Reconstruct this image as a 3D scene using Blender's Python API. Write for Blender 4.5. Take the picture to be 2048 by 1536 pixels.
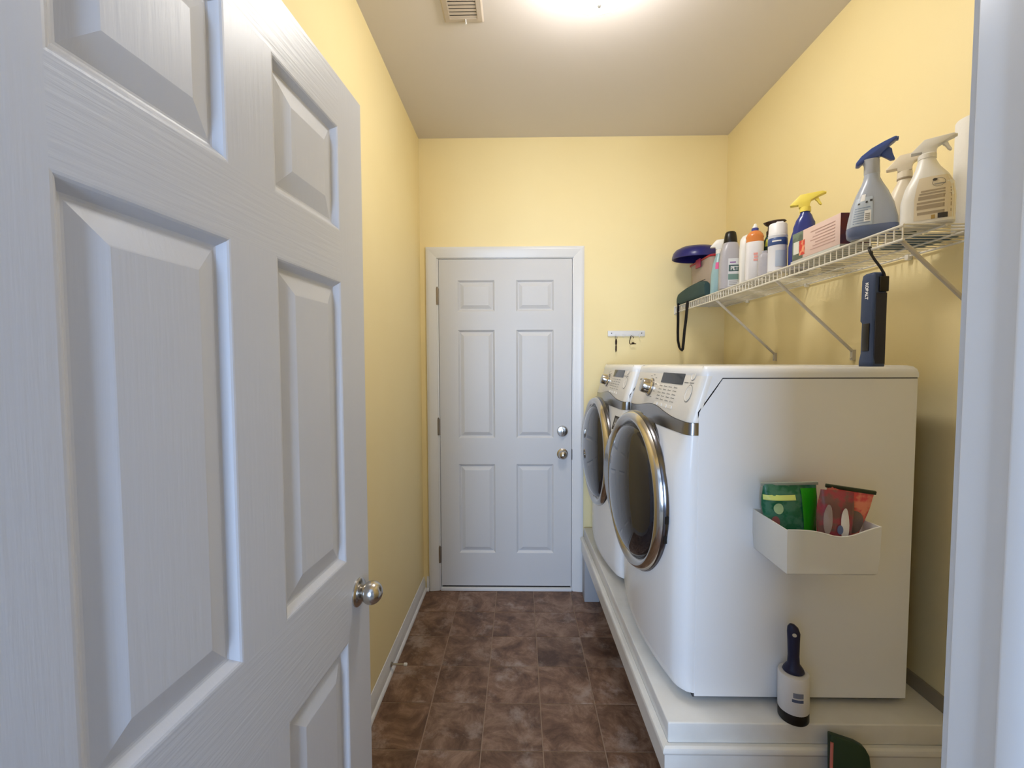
import bpy, bmesh, math, random
from mathutils import Vector, Matrix

for o in list(bpy.data.objects):
    bpy.data.objects.remove(o, do_unlink=True)
SC = bpy.context.scene
COL = SC.collection
rnd = random.Random(7)
PI = math.pi

# ------------------------------------------------------------------ camera
CAM_H = 1.428
cam = bpy.data.cameras.new('camera')
cam.sensor_fit = 'HORIZONTAL'
cam.sensor_width = 36.0
cam.lens = 889.5 / 2048 * 36.0
cam.clip_start = 0.01
cam_o = bpy.data.objects.new('camera', cam)
COL.objects.link(cam_o)
_p, _y, _r = 0.0468, -0.0169, -0.0029
_f = Vector((math.sin(_y), math.cos(_y), 0)); _rt = Vector((math.cos(_y), -math.sin(_y), 0)); _u = Vector((0, 0, 1))
_f2 = math.cos(_p) * _f - math.sin(_p) * _u
_u2 = math.cos(_p) * _u + math.sin(_p) * _f
_r3 = math.cos(_r) * _rt + math.sin(_r) * _u2
_u3 = -math.sin(_r) * _rt + math.cos(_r) * _u2
m = Matrix((_r3, _u3, -_f2)).transposed().to_4x4()
m.translation = Vector((0, 0, CAM_H))
cam_o.matrix_world = m
SC.camera = cam_o

# ------------------------------------------------------------------ world, daylight, exposure
w = bpy.data.worlds.new('world')
SC.world = w
w.use_nodes = True
w.node_tree.nodes['Background'].inputs[0].default_value = (0.62, 0.76, 1.0, 1)
w.node_tree.nodes['Background'].inputs[1].default_value = 0.4
SC.view_settings.view_transform = 'Standard'
SC.view_settings.look = 'None'
SC.view_settings.exposure = 0.0
SC.view_settings.gamma = 1.0
SC.view_settings.use_curve_mapping = False
LAMP_STRENGTH = 42.0
LAMP_COLOR = (1.0, 0.97, 0.93)
DAY_POWER = 108.0
sun = bpy.data.lights.new('hall_window_daylight', 'AREA')
sun.shape = 'RECTANGLE'; sun.size = 0.84; sun.size_y = 1.5
sun.energy = DAY_POWER; sun.color = (0.52, 0.70, 1.0)
sun_o = bpy.data.objects.new('hall_window_daylight', sun)
COL.objects.link(sun_o)
sun_o.location = (-0.45, -2.02, 1.45)
sun_o.rotation_euler = (PI / 2, 0, 0)          # -Z of the lamp looks along +Y

# ------------------------------------------------------------------ room measures
XL, XR = -0.6057, 1.2438
YN, YB = 0.31, 2.7346          # room face of the near wall, of the back wall
H = 2.78
HALL_Y = -2.0

# ------------------------------------------------------------------ materials
def lin(c):
    return tuple((v / 255 / 12.92) if v / 255 <= 0.04045 else ((v / 255 + 0.055) / 1.055) ** 2.4 for v in c)
MATS = {}
def mat(name, rgb, rough=0.5, metal=0.0, bump=None, vary=None, trans=0.0, alpha=1.0, coat=0.0, emit=None, spec=0.5, ior=1.45, sss=0.0):
    """bump=(scale, strength, stretch xyz)   vary=(scale, rgb2, lo, hi)"""
    if name in MATS: return MATS[name]
    mt = bpy.data.materials.new(name); mt.use_nodes = True
    nt = mt.node_tree; b = nt.nodes['Principled BSDF']
    b.inputs['Base Color'].default_value = (*lin(rgb), 1)
    b.inputs['Roughness'].default_value = rough
    b.inputs['Metallic'].default_value = metal
    b.inputs['Transmission Weight'].default_value = trans
    b.inputs['Alpha'].default_value = alpha
    b.inputs['Coat Weight'].default_value = coat
    b.inputs['Specular IOR Level'].default_value = spec
    b.inputs['IOR'].default_value = ior
    if sss:
        b.inputs['Subsurface Weight'].default_value = sss
        b.inputs['Subsurface Radius'].default_value = (0.01, 0.01, 0.01)
    if emit:
        b.inputs['Emission Color'].default_value = (*emit[0], 1)
        b.inputs['Emission Strength'].default_value = emit[1]
    tc = nt.nodes.new('ShaderNodeTexCoord')
    if bump:
        mp = nt.nodes.new('ShaderNodeMapping'); mp.inputs['Scale'].default_value = bump[2] if len(bump) > 2 else (1, 1, 1)
        nz = nt.nodes.new('ShaderNodeTexNoise'); nz.inputs['Scale'].default_value = bump[0]; nz.inputs['Detail'].default_value = 4
        bp = nt.nodes.new('ShaderNodeBump'); bp.inputs['Strength'].default_value = bump[1]; bp.inputs['Distance'].default_value = 0.002
        nt.links.new(tc.outputs['Object'], mp.inputs[0]); nt.links.new(mp.outputs[0], nz.inputs['Vector'])
        nt.links.new(nz.outputs['Fac'], bp.inputs['Height']); nt.links.new(bp.outputs[0], b.inputs['Normal'])
    if vary:
        nz = nt.nodes.new('ShaderNodeTexNoise'); nz.inputs['Scale'].default_value = vary[0]; nz.inputs['Detail'].default_value = 6
        cr = nt.nodes.new('ShaderNodeValToRGB')
        cr.color_ramp.elements[0].position = vary[2]; cr.color_ramp.elements[1].position = vary[3]
        cr.color_ramp.elements[0].color = (*lin(rgb), 1); cr.color_ramp.elements[1].color = (*lin(vary[1]), 1)
        nt.links.new(tc.outputs['Object'], nz.inputs['Vector']); nt.links.new(nz.outputs['Fac'], cr.inputs[0])
        nt.links.new(cr.outputs[0], b.inputs['Base Color'])
    MATS[name] = mt
    return mt

M_yellow = mat('yellow wall paint', (247, 230, 178), 0.6, bump=(260, 0.12), vary=(3.0, (245, 227, 173), 0.3, 0.7))
M_ceil = mat('ceiling paint', (223, 217, 214), 0.9, bump=(180, 0.1))
M_hall = mat('hall wall paint', (164, 166, 170), 0.8, bump=(220, 0.1))
M_white = mat('white trim paint', (226, 226, 226), 0.32, bump=(60, 0.05))
M_doorv = mat('embossed door paint, upright grain', (208, 210, 216), 0.36, bump=(26, 0.16, (6, 6, 0.35)))
M_doorh = mat('embossed door paint, level grain', (208, 210, 216), 0.36, bump=(26, 0.30, (0.3, 6, 6)))
M_steel_door = mat('smooth steel door paint', (210, 210, 211), 0.4, bump=(90, 0.03))
M_nickel = mat('satin nickel', (196, 192, 186), 0.22, 1.0)
M_hinge = mat('hinge metal', (150, 138, 122), 0.4, 1.0)
M_dark = mat('dark gap rubber', (28, 24, 22), 0.8)
M_plat = mat('glossy platform paint', (228, 226, 220), 0.25, bump=(30, 0.06), vary=(9, (220, 217, 210), 0.4, 0.7))
M_post = mat('grey post paint', (170, 172, 176), 0.5, bump=(40, 0.08))
M_appl = mat('white appliance enamel', (236, 236, 236), 0.22, bump=(300, 0.02))
M_panel = mat('cream control panel plastic', (232, 227, 218), 0.3)
M_band = mat('silver trim band', (150, 148, 146), 0.24, 1.0)
M_chrome = mat('polished door ring', (205, 200, 192), 0.16, 1.0)
M_chrome_d = mat('dark chrome edge', (110, 110, 116), 0.2, 1.0)
M_glass = mat('smoked door glass', (30, 29, 32), 0.07, 0.0, coat=0.5)
M_disp = mat('black display glass', (20, 20, 18), 0.08)
M_print = mat('grey print', (140, 138, 134), 0.6)
M_printd = mat('dark print', (60, 58, 58), 0.6)
M_wire = mat('white vinyl coated wire', (226, 222, 212), 0.4)
M_brace = mat('painted steel brace', (196, 190, 180), 0.45)
M_black = mat('black plastic', (18, 16, 16), 0.35)
M_strap = mat('black webbing', (20, 17, 18), 0.85, bump=(400, 0.2))
M_bin = mat('translucent white bin', (244, 243, 238), 0.3, alpha=0.74)

# floor tile: blotchy brown stone print, each tile its own
def tile_material():
    mt = bpy.data.materials.new('brown slate print vinyl'); mt.use_nodes = True
    nt = mt.node_tree; b = nt.nodes['Principled BSDF']; L = nt.links
    b.inputs['Roughness'].default_value = 0.42
    tc = nt.nodes.new('ShaderNodeTexCoord'); oi = nt.nodes.new('ShaderNodeObjectInfo')
    mul = nt.nodes.new('ShaderNodeMath'); mul.operation = 'MULTIPLY'; mul.inputs[1].default_value = 37.0
    L.new(oi.outputs['Random'], mul.inputs[0])
    n1 = nt.nodes.new('ShaderNodeTexNoise'); n1.noise_dimensions = '4D'; n1.inputs['Scale'].default_value = 8; n1.inputs['Detail'].default_value = 7; n1.inputs['Roughness'].default_value = 0.72; n1.inputs['Distortion'].default_value = 0.8
    n2 = nt.nodes.new('ShaderNodeTexNoise'); n2.noise_dimensions = '4D'; n2.inputs['Scale'].default_value = 6; n2.inputs['Detail'].default_value = 8; n2.inputs['Roughness'].default_value = 0.7
    ad = nt.nodes.new('ShaderNodeMath'); ad.operation = 'ADD'; ad.inputs[1].default_value = 11.0
    L.new(mul.outputs[0], ad.inputs[0])
    for n, s in ((n1, mul), (n2, ad)):
        L.new(tc.outputs['Object'], n.inputs['Vector']); L.new(s.outputs[0], n.inputs['W'])
    r1 = nt.nodes.new('ShaderNodeValToRGB'); e = r1.color_ramp.elements
    e[0].position = 0.37; e[0].color = (*lin((84, 58, 42)), 1)
    e[1].position = 0.66; e[1].color = (*lin((154, 126, 106)), 1)
    k = e.new(0.5); k.color = (*lin((116, 86, 66)), 1)
    r2 = nt.nodes.new('ShaderNodeValToRGB'); e = r2.color_ramp.elements
    e[0].position = 0.54; e[0].color = (0, 0, 0, 1); e[1].position = 0.66; e[1].color = (1, 1, 1, 1)
    mx = nt.nodes.new('ShaderNodeMix'); mx.data_type = 'RGBA'
    mx.inputs['B'].default_value = (*lin((168, 150, 138)), 1)
    mm = nt.nodes.new('ShaderNodeMath'); mm.operation = 'MULTIPLY'; mm.inputs[1].default_value = 0.75
    L.new(n1.outputs['Fac'], r1.inputs[0]); L.new(n2.outputs['Fac'], r2.inputs[0])
    L.new(r2.outputs[0], mm.inputs[0]); L.new(mm.outputs[0], mx.inputs['Factor']); L.new(r1.outputs[0], mx.inputs['A'])
    hs = nt.nodes.new('ShaderNodeHueSaturation')
    mr = nt.nodes.new('ShaderNodeMapRange'); mr.inputs['To Min'].default_value = 0.86; mr.inputs['To Max'].default_value = 1.14
    L.new(oi.outputs['Random'], mr.inputs['Value']); L.new(mr.outputs[0], hs.inputs['Value']); L.new(mx.outputs['Result'], hs.inputs['Color'])
    L.new(hs.outputs[0], b.inputs['Base Color'])
    bp = nt.nodes.new('ShaderNodeBump'); bp.inputs['Strength'].default_value = 0.15; bp.inputs['Distance'].default_value = 0.002
    L.new(n1.outputs['Fac'], bp.inputs['Height']); L.new(bp.outputs[0], b.inputs['Normal'])
    return mt
M_tile = tile_material()
M_grout = mat('tan joint', (150, 126, 106), 0.8)

# ------------------------------------------------------------------ mesh helpers
class B:
    def __init__(s): s.v = []; s.f = []; s.mi = []
    def add(s, vs, fs, mi=0):
        n = len(s.v); s.v += [tuple(v) for v in vs]; s.f += [tuple(i + n for i in f) for f in fs]; s.mi += [mi] * len(fs); return s
    def box(s, x0, x1, y0, y1, z0, z1, mi=0):
        vs = [(x, y, z) for z in (z0, z1) for y in (y0, y1) for x in (x0, x1)]
        return s.add(vs, [(0, 2, 3, 1), (4, 5, 7, 6), (0, 1, 5, 4), (2, 6, 7, 3), (0, 4, 6, 2), (1, 3, 7, 5)], mi)
    def prism(s, pts, a, b, axis='y', mi=0):
        """2-D outline pts extruded along axis from a to b. axis y: pts=(x,z); x: (y,z); z: (x,y)"""
        mk = {'y': lambda p, t: (p[0], t, p[1]), 'x': lambda p, t: (t, p[0], p[1]), 'z': lambda p, t: (p[0], p[1], t)}[axis]
        n = len(pts)
        vs = [mk(p, a) for p in pts] + [mk(p, b) for p in pts]
        fs = [tuple(range(n)), tuple(range(2 * n - 1, n - 1, -1))] + [(i, i + n, (i + 1) % n + n, (i + 1) % n) for i in range(n)]
        return s.add(vs, fs, mi)
    def rings(s, rings, close=True, cap=(True, True), mi=0):
        n = len(rings[0]); vs = [p for r in rings for p in r]; fs = []
        for k in range(len(rings) - 1):
            for i in range(n if close else n - 1):
                j = (i + 1) % n
                fs.append((k * n + i, k * n + j, (k + 1) * n + j, (k + 1) * n + i))
        if cap[0]: fs.append(tuple(range(n - 1, -1, -1)))
        if cap[1]: fs.append(tuple((len(rings) - 1) * n + i for i in range(n)))
        return s.add(vs, fs, mi)
    def lathe(s, prof, seg=24, c=(0, 0, 0), axis='z', mi=0):
        """prof = [(r, t)] along axis"""
        R = []
        for r, t in prof:
            r = max(r, 1e-5)
            ring = []
            for i in range(seg):
                a = 2 * PI * i / seg; u, v = r * math.cos(a), r * math.sin(a)
                p = {'z': (u, v, t), 'y': (u, t, v), 'x': (t, u, v)}[axis]
                ring.append((c[0] + p[0], c[1] + p[1], c[2] + p[2]))
            R.append(ring)
        return s.rings(R, mi=mi)
    def tube(s, pts, r, seg=8, mi=0, flat=None):
        """flat=(w,t): ribbon cross-section instead of a round one, w across, t thick"""
        P = [Vector(p) for p in pts]; R = []
        up = Vector((0, 0, 1))
        prev = None
        for i, p in enumerate(P):
            d = (P[min(i + 1, len(P) - 1)] - P[max(i - 1, 0)]).normalized()
            if prev is None:
                ref = up if abs(d.z) < 0.95 else Vector((0, 1, 0))
                x = d.cross(ref).normalized()
            else:
                x = (prev - d * prev.dot(d)).normalized()
            prev = x
            y = d.cross(x)
            if flat:
                a, b2 = flat[0] / 2, flat[1] / 2
                R.append([p + x * a + y * b2, p - x * a + y * b2, p - x * a - y * b2, p + x * a - y * b2])
            else:
                R.append([p + (x * math.cos(2 * PI * k / seg) + y * math.sin(2 * PI * k / seg)) * r for k in range(seg)])
        return s.rings(R, mi=mi)
    def loft(s, secs, seg=28, mi=0):
        return s.rings([loft_ring(q, seg) for q in secs], mi=mi)

def loft_ring(q, seg=28):
    z, hx, hy, n = q[:4]; ox = q[4] if len(q) > 4 else 0; oy = q[5] if len(q) > 5 else 0
    r = []
    for i in range(seg):
        a = 2 * PI * i / seg; c, s_ = math.cos(a), math.sin(a)
        r.append((ox + hx * math.copysign(abs(c) ** (2 / n), c), oy + hy * math.copysign(abs(s_) ** (2 / n), s_), z))
    return r

def front(secs, x, z, off=0.0006):
    """point on the camera-facing (-y) side of a lofted body; x in metres from its axis"""
    for a, b in zip(secs, secs[1:]):
        if a[0] <= z <= b[0] and b[0] > a[0]: break
    t = min(1, max(0, (z - a[0]) / max(1e-6, b[0] - a[0])))
    g = lambda k, d=0: (a[k] if len(a) > k else d) * (1 - t) + (b[k] if len(b) > k else d) * t
    hx, hy, n, ox, oy = g(1), g(2), g(3), g(4), g(5)
    u = min(0.999, abs(x) / hx)
    return (ox + x, oy - hy * (1 - u ** n) ** (1 / n) - off, z)

def front_patch(secs, x0, x1, z0, z1, nx=10, nz=6, off=0.0006, frac=True):
    b = B(); vs = []
    for k in range(nz + 1):
        z = z0 + (z1 - z0) * k / nz
        hx = next((a[1] + (c[1] - a[1]) * (z - a[0]) / (c[0] - a[0]) for a, c in zip(secs, secs[1:]) if a[0] <= z <= c[0] and c[0] > a[0]), secs[-1][1])
        for i in range(nx + 1):
            x = x0 + (x1 - x0) * i / nx
            vs.append(front(secs, x * hx if frac else x, z, off))
    fs = [(k * (nx + 1) + i, k * (nx + 1) + i + 1, (k + 1) * (nx + 1) + i + 1, (k + 1) * (nx + 1) + i) for k in range(nz) for i in range(nx)]
    return b.add(vs, fs)

def obj(name, b, mats, parent=None, bevel=0, segs=2, smooth=True, loc=None, rot=None, ang=35):
    me = bpy.data.meshes.new(name)
    me.from_pydata(b.v, [], b.f)
    if not isinstance(mats, (list, tuple)): mats = [mats]
    for q in mats: me.materials.append(q)
    for p, i in zip(me.polygons, b.mi): p.material_index = i
    bm = bmesh.new(); bm.from_mesh(me)
    bmesh.ops.recalc_face_normals(bm, faces=bm.faces)
    if bevel:
        es = [e for e in bm.edges if len(e.link_faces) == 2 and e.calc_face_angle(0) > math.radians(30)]
        bmesh.ops.bevel(bm, geom=es, offset=bevel, segments=segs, affect='EDGES', profile=0.5, clamp_overlap=True)
    bm.to_mesh(me); bm.free()
    if smooth:
        for p in me.polygons: p.use_smooth = True
        me.set_sharp_from_angle(angle=math.radians(ang))
    o = bpy.data.objects.new(name, me); COL.objects.link(o)
    if parent: o.parent = parent
    if loc: o.location = loc
    if rot: o.rotation_euler = rot
    return o

def tag(o, label, cat=None, group=None, kind=None):
    o['label'] = label
    if cat: o['category'] = cat
    if group: o['group'] = group
    if kind: o['kind'] = kind
    return o
def thing(name, label, cat, loc=(0, 0, 0), rz=0, group=None):
    o = bpy.data.objects.new(name, None); o.empty_display_size = 0.05; COL.objects.link(o)
    o.location = loc; o.rotation_euler = (0, 0, rz)
    return tag(o, label, cat, group)
def struct(name, b, mats, label, **k):
    return tag(obj(name, b, mats, **k), label, kind='structure')
def linkcopy(o, parent, loc=None):
    c = o.copy(); COL.objects.link(c); c.parent = parent
    if loc: c.location = loc
    return c

def text_mesh(txt, size, bold=0.0):
    cu = bpy.data.curves.new('t', 'FONT'); cu.body = txt; cu.size = size; cu.align_x = 'CENTER'; cu.align_y = 'CENTER'; cu.offset = bold
    to = bpy.data.objects.new('t', cu); COL.objects.link(to)
    dg = bpy.context.evaluated_depsgraph_get()
    me = bpy.data.meshes.new_from_object(to.evaluated_get(dg))
    vs = [tuple(v.co) for v in me.vertices]; fs = [tuple(p.vertices) for p in me.polygons]
    bpy.data.objects.remove(to); bpy.data.curves.remove(cu); bpy.data.meshes.remove(me)
    return vs, fs
def lettering(name, txt, size, fn, mt, parent, bold=0.0):
    """fn maps flat text coordinates to the surface"""
    vs, fs = text_mesh(txt, size, bold)
    return obj(name, B().add([fn(v[0], v[1]) for v in vs], fs), mt, parent, smooth=False)

# ------------------------------------------------------------------ room shell
floor = struct('floor', B().box(XL - 0.1, XR + 0.1, 0.195, YB + 0.1, -0.05, -0.0022), M_grout, 'brown slate pattern tiled laundry room floor')
T = 0.2286; TX, TY = -0.3731, 2.4898
_tm = {}
def edges(o, lo, hi):
    k = math.floor((lo - o) / T); r = []
    while o + k * T < hi:
        a, b = max(lo, o + k * T), min(hi, o + (k + 1) * T)
        if b - a > 0.012: r.append((a, b))
        k += 1
    return r
for (a, b) in edges(TX, XL, XR):
    for (c, d) in edges(TY, 0.196, YB):
        key = (round(b - a, 3), round(d - c, 3))
        hx, hy = (b - a) / 2 - 0.0022, (d - c) / 2 - 0.0022
        if key not in _tm:
            o = obj('tile', B().rings([[(-hx, -hy, -0.0022), (hx, -hy, -0.0022), (hx, hy, -0.0022), (-hx, hy, -0.0022)],
                                       [(-hx, -hy, -0.0006), (hx, -hy, -0.0006), (hx, hy, -0.0006), (-hx, hy, -0.0006)],
                                       [(-hx + .001, -hy + .001, 0), (hx - .001, -hy + .001, 0), (hx - .001, hy - .001, 0), (-hx + .001, hy - .001, 0)]], cap=(False, True)), M_tile, floor, smooth=False)
            _tm[key] = o
        else:
            o = linkcopy(_tm[key], floor)
        o.location = ((a + b) / 2, (c + d) / 2, 0)
struct('floor_hall', B().box(-1.4, 1.4, HALL_Y - 0.1, 0.195, -0.05, -0.001), mat('hall carpet', (150, 140, 126), 0.95, bump=(300, 0.4)), 'beige hallway floor outside the doorway')
struct('ceiling', B().box(XL - 0.1, XR + 0.1, 0.195, YB + 0.1, H, H + 0.1), M_ceil, 'plain beige white laundry room ceiling')
struct('ceiling_hall', B().box(-1.4, 1.4, HALL_Y - 0.1, 0.195, H, H + 0.1), M_ceil, 'plain hallway ceiling')
struct('wall_left', B().box(XL - 0.1, XL, YN, YB + 0.1, 0, H), M_yellow, 'long yellow wall behind the open white door')
struct('wall_right', B().box(XR, XR + 0.1, YN, YB + 0.1, 0, H), M_yellow, 'yellow wall carrying the wire shelf')
DL, DR, DT = -0.4923, 0.3207, 2.0602            # back door slab
OL, OR, OT = DL - 0.022, DR + 0.022, DT + 0.022  # rough opening
struct('wall_back', B().box(XL, OL, YB, YB + 0.1, 0, H).box(OR, XR, YB, YB + 0.1, 0, H).box(OL, OR, YB, YB + 0.1, OT, H), M_yellow, 'yellow end wall around the closed white door')
JL, JR, JT = -0.475, 0.3036, 2.055               # near doorway, clear opening
b = B().box(XL, JL - 0.018, 0.195, YN, 0, H).box(JR + 0.018, XR, 0.195, YN, 0, H).box(JL - 0.018, JR + 0.018, 0.195, YN, JT + 0.018, H)
struct('wall_front', b, M_yellow, 'near wall holding the doorway the picture is taken through')
struct('wall_hall_left', B().box(-1.4, -1.3, HALL_Y - 0.1, 0.195, 0, H), M_hall, 'pale hallway wall, left')
struct('wall_hall_right', B().box(1.3, 1.4, HALL_Y - 0.1, 0.195, 0, H), M_hall, 'pale hallway wall, right')
struct('wall_hall_inner', B().box(-1.3, JL - 0.018, 0.183, 0.195, 0, H).box(JR + 0.018, 1.3, 0.183, 0.195, 0, H).box(JL - 0.018, JR + 0.018, 0.183, 0.195, JT + 0.018, H), M_hall, 'pale hallway face of the near wall')
WX0, WX1 = -0.91, 0.01
b = B().box(-1.3, WX0, HALL_Y - 0.1, HALL_Y, 0, H).box(WX1, 1.3, HALL_Y - 0.1, HALL_Y, 0, H).box(WX0, WX1, HALL_Y - 0.1, HALL_Y, 0, 0.68).box(WX0, WX1, HALL_Y - 0.1, HALL_Y, 2.22, H)
struct('wall_hall_far', b, M_hall, 'pale hallway wall with the daylight window')
b = B()
for x in (WX0, WX1 - .04): b.box(x, x + 0.04, HALL_Y - 0.02, HALL_Y + 0.02, 0.68, 2.22)
for z in (0.68, 2.18): b.box(WX0 + .04, WX1 - .04, HALL_Y - 0.02, HALL_Y + 0.02, z, z + 0.04)
struct('window_1', b, M_white, 'white hallway window frame behind the camera')

# near door jamb, stop and casing
b = B()
b.box(JL - 0.018, JL, 0.183, YN, 0, JT).box(JR, JR + 0.018, 0.183, YN, 0, JT).box(JL - 0.018, JR + 0.018, 0.183, YN, JT, JT + 0.018)
tr = struct('trim_1', b, M_white, 'white painted jamb of the near doorway', bevel=0.0015)
b = B().box(JL, JL + 0.011, 0.225, 0.2700, 0, JT).box(JR - 0.011, JR, 0.225, 0.2700, 0, JT).box(JL, JR, 0.225, 0.2700, JT - 0.011, JT)
obj('door_stop_moulding', b, M_white, tr, bevel=0.003)
def casing(x0, x1, zt, y, sgn, wdt=0.062, gap=0.004):
    """colonial casing round an opening; profile thin at the inside edge"""
    b = B()
    prof = [(0, 0), (0, .007), (.006, .0085), (.02, .0105), (.03, .013), (.045, .0155), (.056, .0165), (wdt, .013), (wdt, 0)]
    n = len(prof)
    for side in (-1, 1):
        xi = (x0 - gap) if side < 0 else (x1 + gap)
        r = [[(xi + side * u, y + sgn * t, 0) for u, t in prof], [(xi + side * u, y + sgn * t, zt + gap + u) for u, t in prof]]
        b.rings(r)
    r = [[(x0 - gap - u, y + sgn * t, zt + gap + u) for u, t in prof], [(x1 + gap + u, y + sgn * t, zt + gap + u) for u, t in prof]]
    b.rings(r)
    return b
struct('trim_2', casing(JL, JR, JT, YN, 1), M_white, 'white casing of the near doorway, room side')
struct('trim_3', casing(JL, JR, JT, 0.183, -1), M_white, 'white casing of the near doorway, hallway side')

# back door frame
b = B()
b.box(OL, DL - 0.003, YB - 0.001, YB + 0.1, 0, DT + 0.003).box(DR + 0.003, OR, YB - 0.001, YB + 0.1, 0, DT + 0.003).box(OL, OR, YB - 0.001, YB + 0.1, DT + 0.003, OT)
tr = struct('trim_4', b, M_white, 'white jamb around the closed back door', bevel=0.001)
b = B().box(DL - 0.003, DL + 0.012, YB + 0.047, YB + 0.1, 0, DT).box(DR - 0.012, DR + 0.003, YB + 0.047, YB + 0.1, 0, DT).box(DL, DR, YB + 0.047, YB + 0.1, DT - 0.012, DT + 0.003)
obj('weather_strip', b, M_dark, tr)
obj('threshold', B().box(DL - 0.003, DR + 0.003, YB - 0.012, YB + 0.1, 0, 0.019), M_white, tr, bevel=0.002)
obj('threshold_gap', B().box(DL, DR, YB + 0.03, YB + 0.06, 0.019, 0.03), M_dark, tr)
struct('trim_5', casing(DL - 0.012, DR + 0.008, DT + 0.008, YB, -1, wdt=0.064, gap=0.0), M_white, 'white casing around the closed back door')

# baseboards
def baseboard(name, p0, p1, nrm, label):
    prof = [(0, 0), (.0205, 0), (.0205, .004), (.019, .009), (.015, .0145), (.0105, .017), (.010, .056), (.0075, .062), (.006, .074), (.0025, .086), (0, .088)]
    b = B(); n = Vector(nrm)
    b.rings([[(p[0] + n.x * u, p[1] + n.y * u, z) for u, z in prof] for p in (p0, p1)])
    return struct(name, b, M_white, label)
baseboard('baseboard_left', (XL, YN), (XL, YB), (1, 0), 'white baseboard along the yellow left wall')
baseboard('baseboard_back', (XL + 0.0205, YB), (-0.570, YB), (0, -1), 'short white baseboard left of the back door')
baseboard('baseboard_right', (XR, YN), (XR, YB - 0.021), (-1, 0), 'white baseboard along the right wall under the platform')
baseboard('baseboard_back_right', (0.393, YB), (XR, YB), (0, -1), 'white baseboard under the platform on the back wall')

# ------------------------------------------------------------------ six-panel doors
def door_frame_mesh(wd, ht, th, xs, zs):
    """stiles, rails and mullion with six openings. local x across, y thickness 0..th, z up"""
    b = B()
    gx = [0] + [v for p in xs for v in p] + [wd]; gz = [0] + [v for p in zs for v in p] + [ht]
    def solid(i, k): return not (i % 2 == 1 and k % 2 == 1)
    for i in range(len(gx) - 1):
        for k in range(len(gz) - 1):
            if not solid(i, k): continue
            rail = (k % 2 == 0) and 0 < i < len(gx) - 2
            mi = 1 if rail else 0
            x0, x1, z0, z1 = gx[i], gx[i + 1], gz[k], gz[k + 1]
            b.add([(x0, 0, z0), (x1, 0, z0), (x1, 0, z1), (x0, 0, z1)], [(0, 1, 2, 3)], mi)
            b.add([(x0, th, z0), (x1, th, z0), (x1, th, z1), (x0, th, z1)], [(3, 2, 1, 0)], mi)
            for (ii, kk, q) in ((i - 1, k, [(x0, z0), (x0, z1)]), (i + 1, k, [(x1, z0), (x1, z1)]), (i, k - 1, [(x0, z0), (x1, z0)]), (i, k + 1, [(x0, z1), (x1, z1)])):
                out = ii < 0 or kk < 0 or ii >= len(gx) - 1 or kk >= len(gz) - 1
                if out or not solid(ii, kk):
                    (a, c), (d, e) = q
                    b.add([(a, 0, c), (d, 0, e), (d, th, e), (a, th, c)], [(0, 1, 2, 3)], mi)
    return b
def panel_mesh(wd, ht, th, st):
    """raised panel, both faces. st = [(inset, depth)] from the sticking inward"""
    b = B()
    def ring(i, y): return [(i, y, i), (wd - i, y, i), (wd - i, y, ht - i), (i, y, ht - i)]
    R = [ring(i, d) for i, d in reversed(st)] + [ring(i, th - d) for i, d in st]
    return b.rings(R)
def six_panel(name, label, wd, ht, th, xs, zs, mv, mh, st):
    d = obj(name, door_frame_mesh(wd, ht, th, xs, zs), [mv, mh], smooth=False)
    bm = bmesh.new(); bm.from_mesh(d.data); bmesh.ops.remove_doubles(bm, verts=bm.verts, dist=1e-5); bmesh.ops.recalc_face_normals(bm, faces=bm.faces); bm.to_mesh(d.data); bm.free()
    tag(d, label, kind='structure')
    for x0, x1 in xs:
        for z0, z1 in zs:
            obj('panel', panel_mesh(x1 - x0, z1 - z0, th, st), mv, d, smooth=False, loc=(x0, 0, z0))
    return d

def knob_parts(parent, c, d, mt, ball=0.027, rose=0.033, proj=0.060):
    """c: point on the door face, d: +1/-1 along local y"""
    def P(prof): return [(r, c[1] + d * t) for r, t in prof]
    r = obj('knob_rose', B().lathe(P([(0, 0), (rose, 0), (rose, .003), (rose - .003, .006), (rose - .012, .009), (.015, .011), (0, .011)]), 32, (c[0], 0, c[2]), 'y'), mt, parent)
    obj('knob_neck', B().lathe(P([(.0115, .009), (.0115, .016), (.0085, .020), (.0085, proj - ball * 1.45)]), 20, (c[0], 0, c[2]), 'y'), mt, parent)
    k = proj - ball
    pr = [(ball * math.sin(a), k - ball * math.cos(a) * 0.93) for a in [PI * i / 16 for i in range(1, 17)]]
    obj('knob', B().lathe(P(pr), 28, (c[0], 0, c[2]), 'y'), mt, parent)

# open near door: local x from the free edge back to the hinge, local y into the thickness (away from the camera side)
TH = 0.074
FREE = (-0.3796, 1.0862)
ND_W = 0.772
xs = [(0.114, 0.343), (0.449, 0.680)]; zs = [(0.225, 0.786), (0.967, 1.594), (1.699, 1.924)]
ST = [(0, 0), (.003, .0004), (.006, .002), (.015, .0115), (.018, .0125), (.021, .0125), (.055, .0030), (.057, .0026)]
nd = six_panel('door_1', 'white wood grained six panel door standing open with a satin knob', ND_W, 2.03, 0.035, xs, zs, M_doorv, M_doorh, ST)
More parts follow.
